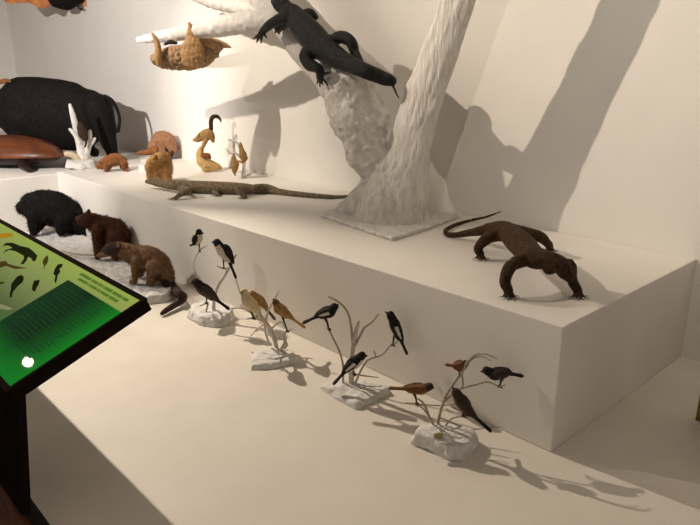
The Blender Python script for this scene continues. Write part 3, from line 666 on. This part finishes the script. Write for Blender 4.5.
bird('black and white bird facing right on the left twig of the pointed slab', G3, (338.5, 304.5), (334.3, 307), (329.5, 312), (320, 315), (303, 323), (328.7, 329), 1.0, stripe=M_white, bmin=-.8)
bird('upright black and white bird on the right twig of the pointed slab', G3, (384.5, 311.5), (390.5, 315), (394.5, 325), (399.5, 337), (407, 354), (393, 345), 1.0, stripe=M_white, bmin=-.75)
bird('black and white bird with raised head perched low over the pointed slab', G3 - .08, (368, 356), (362, 355.5), (355.5, 362), (347, 369.5), (333.5, 384), (354, 374), 1.0, stripe=M_white, bmin=-.3)

G4 = 1.90
plane(447, G4)
stand('white boulder with the yellowish tag and tangled twigs near the platform corner', ((409, 444, 0), (428, 451, 0), (450, 462, 0), (462, 462, 0), (473, 455, 0), (480, 443, 0), (472, 430, .04), (445, 424, .04), (420, 425, .04)), .062, G4, [
    (((438, 440, 1.6), (438, 424, 1.6), (441, 410, 1.5), (446, 396, 1.4), (454, 383, 1.3), (462, 373, 1.2), (467, 362, 1.1), (476, 355, 1), (487, 354.5, .8), (497, 359, .5)), T),
    (((444, 402, 1.2), (454, 393, 1.1), (463, 388, 1), (477, 384.5, .9), (488, 382, .8), (499, 386.5, .7), (505, 385, .5)), T),
    (((437, 432, 1.3), (430, 418, 1.2), (424, 404, 1.1), (418, 399, .8)), T),
    (((432, 422, .9), (425, 411, .9), (417, 404, .8), (405, 403, .5)), T),
    (((417, 404, .7), (440, 405.5, .7), (456, 404, .5)), T),
    (((440, 436, 1), (450, 420, .9), (462, 416, .8), (470, 414, .6)), T),
    (((468, 440, .8), (462, 428, .9), (448, 421, .9), (440, 418, .9)), T),
    (((463, 372, .9), (460, 375, .8), (457, 378, .6)), T),
    (((466, 366, .8), (474, 358, .8), (483, 357, .6), (491, 361, .4)), T),
    (((462, 374, .8), (463, 385, .8), (460, 390, .6)), T),
    (((452, 432, .8), (470, 430, .7), (486, 428, .6), (500, 427, .4)), T)])
bird('brown bird with long tail facing right on the left twig of the boulder', G4, (433.5, 388.3), (429.5, 386.5), (421.5, 389.5), (409, 389), (389, 388), (416.7, 403.5), 1.0, M_brownf, M_gold, headm=M_dkbrown, tailm=M_brownf, rr=4.4, br_=5.6)
bird('small brown bird on the highest twig near the platform corner', G4 + .02, (469, 362), (465.5, 363.5), (461.5, 366), (455, 366), (445.5, 364.5), (460, 375), .88, M_brownf, M_brownf, headm=M_dkbrown, wl=.7)
bird('dark brown bird with upturned beak and hanging tail over the boulder', G4 - .05, (452.5, 387), (456, 392.5), (461, 401), (469, 412), (491, 431), (464, 416), 1.12, M_dkbrown, M_brownf, tailm=M_black, bmin=-.5)
bird('blackish bird facing left on the rightmost twig near the platform corner', G4 + .02, (480, 371.8), (486.5, 370.5), (494.5, 374.5), (507, 373), (523, 376), (500, 386.5), 1.05, M_black, M_dkbrown, wing=M_dkbrown, br_=5.8)
p = PZ(438, 439, .07)
lf = MB().prism([PY(x, y, 1.80) for x, y in ((433.5, 435), (437, 432.5), (443, 434), (441.5, 440), (439, 445), (435.5, 443))], [PY(x, y, 1.81) for x, y in ((433.5, 435), (437, 432.5), (443, 434), (441.5, 440), (439, 445), (435.5, 443))])
tag(build('paper_tag', lf, M_yellow, base=PY(438, 444, 1.80), smooth=False, bevel=.001), 'small yellowish tag on the front of the white boulder', 'tag')

# ------------------------------------------------------------------ backlit green sign
plane()
PA = Vector((-2.12, .955, .693)); PBn = Vector((-2.12, .477, .507))     # far and near right corners of the face
vd = (PBn - PA).normalized(); ud = Vector((-1, 0, 0)); nn = vd.cross(Vector((1, 0, 0))).normalized()
if nn.z < 0: nn = -nn
def PN(u, v, h=0): return PA + ud * u + vd * v + nn * h
VL = (PBn - PA).length; UL = 1.95; TH = .052
t = thing('information_sign', 'green backlit information sign on a black slanted stand in the left foreground', 'sign', (-2.4, .49, 0))
def slab(u0, u1, v0, v1, h0, h1):
    q = ((u0, v0), (u1, v0), (u1, v1), (u0, v1)); return MB().prism([PN(u, v, h0) for u, v in q], [PN(u, v, h1) for u, v in q])
build('housing', slab(-.004, UL + .02, -.012, VL + .012, -TH, -.006), M_metal, t, smooth=False, bevel=.003)
fr = MB()
for a in ((-.006, UL + .02, -.014, .008), (-.006, UL + .02, VL - .008, VL + .014), (-.006, .008, .008, VL - .008), (UL, UL + .02, .008, VL - .008)):
    s_ = slab(*a, -.008, .002); fr.add(s_.v, s_.f)
build('frame', fr, M_metal, t, smooth=False)
mg = bpy.data.materials.new('backlit_green_print'); mg.use_nodes = True
N = mg.node_tree.nodes; L = mg.node_tree.links; b = N['Principled BSDF']
b.inputs['Roughness'].default_value = .25; b.inputs['Coat Weight'].default_value = .06; b.inputs['Coat Roughness'].default_value = .02; b.inputs['Specular IOR Level'].default_value = 0
at_ = N.new('ShaderNodeTexCoord'); mp = N.new('ShaderNodeSeparateXYZ'); L.new(at_.outputs['UV'], mp.inputs[0])
def mth(op, a, bb):
    n = N.new('ShaderNodeMath'); n.operation = op
    for i, q in enumerate((a, bb)):
        if isinstance(q, (int, float)): n.inputs[i].default_value = q
        else: L.new(q, n.inputs[i])
    return n.outputs[0]
uu, vv = mp.outputs[0], mp.outputs[1]
rp = N.new('ShaderNodeValToRGB'); e = rp.color_ramp.elements
e[0].position = 0; e[0].color = (.29, .36, .07, 1); e[1].position = 1; e[1].color = (.004, .19, .012, 1)
k = e.new(.3); k.color = (.21, .25, .075, 1); k = e.new(.62); k.color = (.085, .11, .042, 1); k = e.new(.85); k.color = (.02, .12, .02, 1)
L.new(vv, rp.inputs[0])
rp2 = N.new('ShaderNodeValToRGB'); e = rp2.color_ramp.elements        # the darker printed text block
e[0].position = 0; e[0].color = (.004, .19, .012, 1); e[1].position = 1; e[1].color = (.004, .026, .009, 1)
k = e.new(.22); k.color = (.004, .085, .010, 1); k = e.new(.5); k.color = (.002, .015, .005, 1)
rp3 = N.new('ShaderNodeValToRGB'); e = rp3.color_ramp.elements; e[0].position = .72; e[0].color = (0, 0, 0, 1); e[1].position = 1; e[1].color = (1, 1, 1, 1)
L.new(vv, rp3.inputs[0]); L.new(mth('MULTIPLY', uu, 3.7), rp2.inputs[0])
m2 = N.new('ShaderNodeMix'); m2.data_type = 'RGBA'; L.new(rp3.outputs[0], m2.inputs['Factor']); L.new(rp2.outputs[0], m2.inputs['A']); m2.inputs['B'].default_value = (.004, .17, .014, 1)
blk = mth('MULTIPLY', mth('LESS_THAN', uu, .265), mth('GREATER_THAN', vv, .165))
mx = N.new('ShaderNodeMix'); mx.data_type = 'RGBA'; L.new(blk, mx.inputs['Factor']); L.new(rp.outputs[0], mx.inputs['A']); L.new(m2.outputs['Result'], mx.inputs['B'])
b.inputs['Base Color'].default_value = (.01, .02, .01, 1); L.new(mx.outputs['Result'], b.inputs['Emission Color']); b.inputs['Emission Strength'].default_value = 1.0
face = slab(.008, UL, .008, VL - .008, -.006, .0); fo = build('screen', face, mg, t, smooth=False)
uvl = fo.data.uv_layers.new(name='UVMap'); bs = base_of(fo)
for lp in fo.data.loops:
    q = fo.data.vertices[lp.vertex_index].co + bs - PA; uvl.data[lp.index].uv = (q.dot(ud) / UL, q.dot(vd) / VL)
# printed pictures (thin decals) : pixel outlines on the sign plane
def onp(x, y, h=.0006):
    d = ray(x, y); return CAM + d * (((PA - CAM).dot(nn)) / d.dot(nn)) + nn * h
def pic(pts, m):
    a = [onp(x, y) for x, y in pts]; return build('printed_picture', MB().prism(a, [p + nn * .0008 for p in a]), m, fo, smooth=False)
M_ink = mat('dark_print', (.010, .014, .005), (.018, .022, .008), 60, .8, spec=0)
M_ink2 = mat('brown_print', (.07, .045, .008), (.04, .035, .01), 60, .6, emit=.25, spec=0)
M_ink3 = mat('amber_print', (.22, .11, .006), (.18, .1, .006), 60, .6, emit=.9, spec=0)
pic(((0, 234), (11, 233), (14, 235), (11, 237), (0, 238.5)), M_ink3)
pic(((2, 247), (6, 243), (13, 243), (20, 246), (29, 248), (34, 252), (37.5, 256), (35.5, 261), (33, 261.5), (31, 258), (28, 257), (27, 260), (24, 264), (20.5, 264.5), (24, 259), (24, 256), (16, 251.5), (9, 250), (3.5, 253), (6, 250), (13, 248), (8, 245.5), (4, 246)), M_ink)
pic(((0, 262), (6, 261), (8, 264), (15, 266), (27, 268.5), (15, 269), (6, 266), (0, 268)), M_ink2)
pic(((45.5, 257), (48, 255.5), (48.5, 260), (47, 264), (45, 266), (44.5, 271), (43.8, 265), (42.5, 263), (44, 259)), M_ink2)
pic(((58, 264.5), (63, 264), (62, 267), (59.5, 269), (60.5, 272), (58, 275), (56, 284), (54.5, 281), (55.5, 276), (53.5, 274), (55, 269)), M_ink)
pic(((17, 277), (21, 275), (24, 277), (23, 282), (18, 286), (13, 292), (11.5, 298), (9.5, 297), (11, 290), (11.5, 284)), M_ink)
pic(((34, 281), (40, 280), (38.5, 285), (36.5, 288), (35, 292), (32, 290), (32.5, 286)), M_ink)
pic(((0, 282), (5, 282), (3, 284), (0, 284.5)), M_ink2)
pic(((0, 304), (6, 306), (14, 309), (8, 310.5), (0, 309)), mat('faded_print', (.11, .13, .04), None, 60, .4, emit=.5))
# illegible dark heading lines and pale body text lines, as rows of short strokes
M_head = mat('dark_green_print', (.03, .08, .008), None, 60, .6, emit=1.2, spec=0)
M_txt = mat('pale_green_print', (.012, .055, .018), None, 60, .6, emit=.5, spec=0)
def textrow(mb, u0, u1, v, hh, wmin, wmax, gap):
    u = u0
    while u < u1:
        w = random.uniform(wmin, wmax)
        a = [PN(q, r, .0006) for q, r in ((u, v), (u + w, v), (u + w, v + hh), (u, v + hh))]
        mb.prism(a, [p + nn * .0006 for p in a]); u += w + gap * random.choice((1, 1, 1, 2.5))
mbh = MB(); textrow(mbh, .06, .50, .026, .014, .006, .016, .004); textrow(mbh, .10, .46, .050, .013, .006, .016, .004)
build('heading_text', mbh, M_head, fo, smooth=False)
mbt = MB()
for i in range(17): textrow(mbt, .10 + (0.02 if i % 5 == 0 else 0), .47 - (.12 if i % 5 == 4 else 0), .118 + i * .0175, .0055, .008, .03, .005)
build('body_text', mbt, M_txt, fo, smooth=False)
post = MB().prism([(-2.6, .455, .0), (-2.135, .455, .0), (-2.135, .485, .0), (-2.6, .485, .0)], [(-2.6, .500, .475), (-2.135, .500, .475), (-2.135, .530, .487), (-2.6, .530, .487)])
post.v = [Vector((v.x, v.y, v.z + (.004 if v.z == 0 else 0))) for v in post.v]
for i in (0, 1, 2, 3): post.v[i].z = .022
build('post', post, M_metal, t, smooth=False, bevel=.002)

# ------------------------------------------------------------------ ceiling spotlight seen as a reflection in the sign
lp_ = PN(0, 0); d = ray(28, 362); hit = onp(28, 362, 0); dn = d.normalized(); rf = dn - nn * (2 * dn.dot(nn))
lampc = hit + rf * ((3.4 - hit.z) / rf.z)
t = thing('ceiling_spotlight', 'small ceiling spotlight mirrored as a white dot in the green sign', 'lamp', lampc)
aim = (hit - lampc).normalized()
build('lamp_housing', MB().tube([(lampc - aim * .005, .065), (lampc - aim * .06, .065), (lampc - aim * .16, .04)], 20, 2, cap=False), M_metal, t)
build('lens', MB().tube([(lampc, .062), (lampc + aim * .004, .062)], 20, 1, cap=False), mat('lamp_lens', (1, .93, .8), (1, .93, .8), 5, .4, emit=320), t)
build('stem', MB().tube([(lampc - aim * .1, .01), (Vector((lampc.x, lampc.y, 4.6)), .01)], 8, 2), M_metal, t)

# ------------------------------------------------------------------ lights
def spot(name, loc, to, energy, size, blend, col=(1, .885, .74), rad=.03):
    l = bpy.data.lights.new(name, 'SPOT'); l.energy = energy; l.spot_size = math.radians(size); l.spot_blend = blend; l.color = col; l.shadow_soft_size = rad
    o = bpy.data.objects.new(name, l); COL.objects.link(o); o.location = loc
    o.rotation_euler = (Vector(to) - Vector(loc)).to_track_quat('-Z', 'Y').to_euler(); return o
spot('key_spot', (-6.5, -.25, 4.2), (-1.0, 3.5, 2.6), 1450, 52, .9, (1, .87, .71))
spot('right_wall_spot', (-.8, 2.2, 4.0), (-1.1, 3.5, 1.9), 75, 50, 1, (1, .9, .78))
spot('floor_spot', (-6.0, 1.6, 3.2), (-2.3, 1.3, 0), 800, 42, .9, (1, .87, .71))
spot('wall_spot', (-5.0, .9, 3.3), (-5.1, 3.5, 1.2), 380, 62, .9)
spot('left_spot', (-4.6, -1.0, 2.7), (-8.0, 3.2, .9), 950, 68, .8, (1, .935, .89))
spot('animal_spot', (-6.0, -.9, 3.2), (-4.5, 2.0, .25), 330, 38, 1, (1, .92, .82))
spot('fill_spot', (-.5, -.6, 4.0), (-1.9, 3.5, 2.0), 150, 50, .9, (1, .88, .74))
w = bpy.data.worlds.new('world'); S.world = w; w.use_nodes = True
w.node_tree.nodes['Background'].inputs[0].default_value = (1, .91, .82, 1); w.node_tree.nodes['Background'].inputs[1].default_value = .29
S.view_settings.view_transform = 'Standard'; S.view_settings.look = 'None'; S.view_settings.exposure = 0; S.view_settings.gamma = 1
for o in S.objects:
    if '_b' in o: del o['_b']
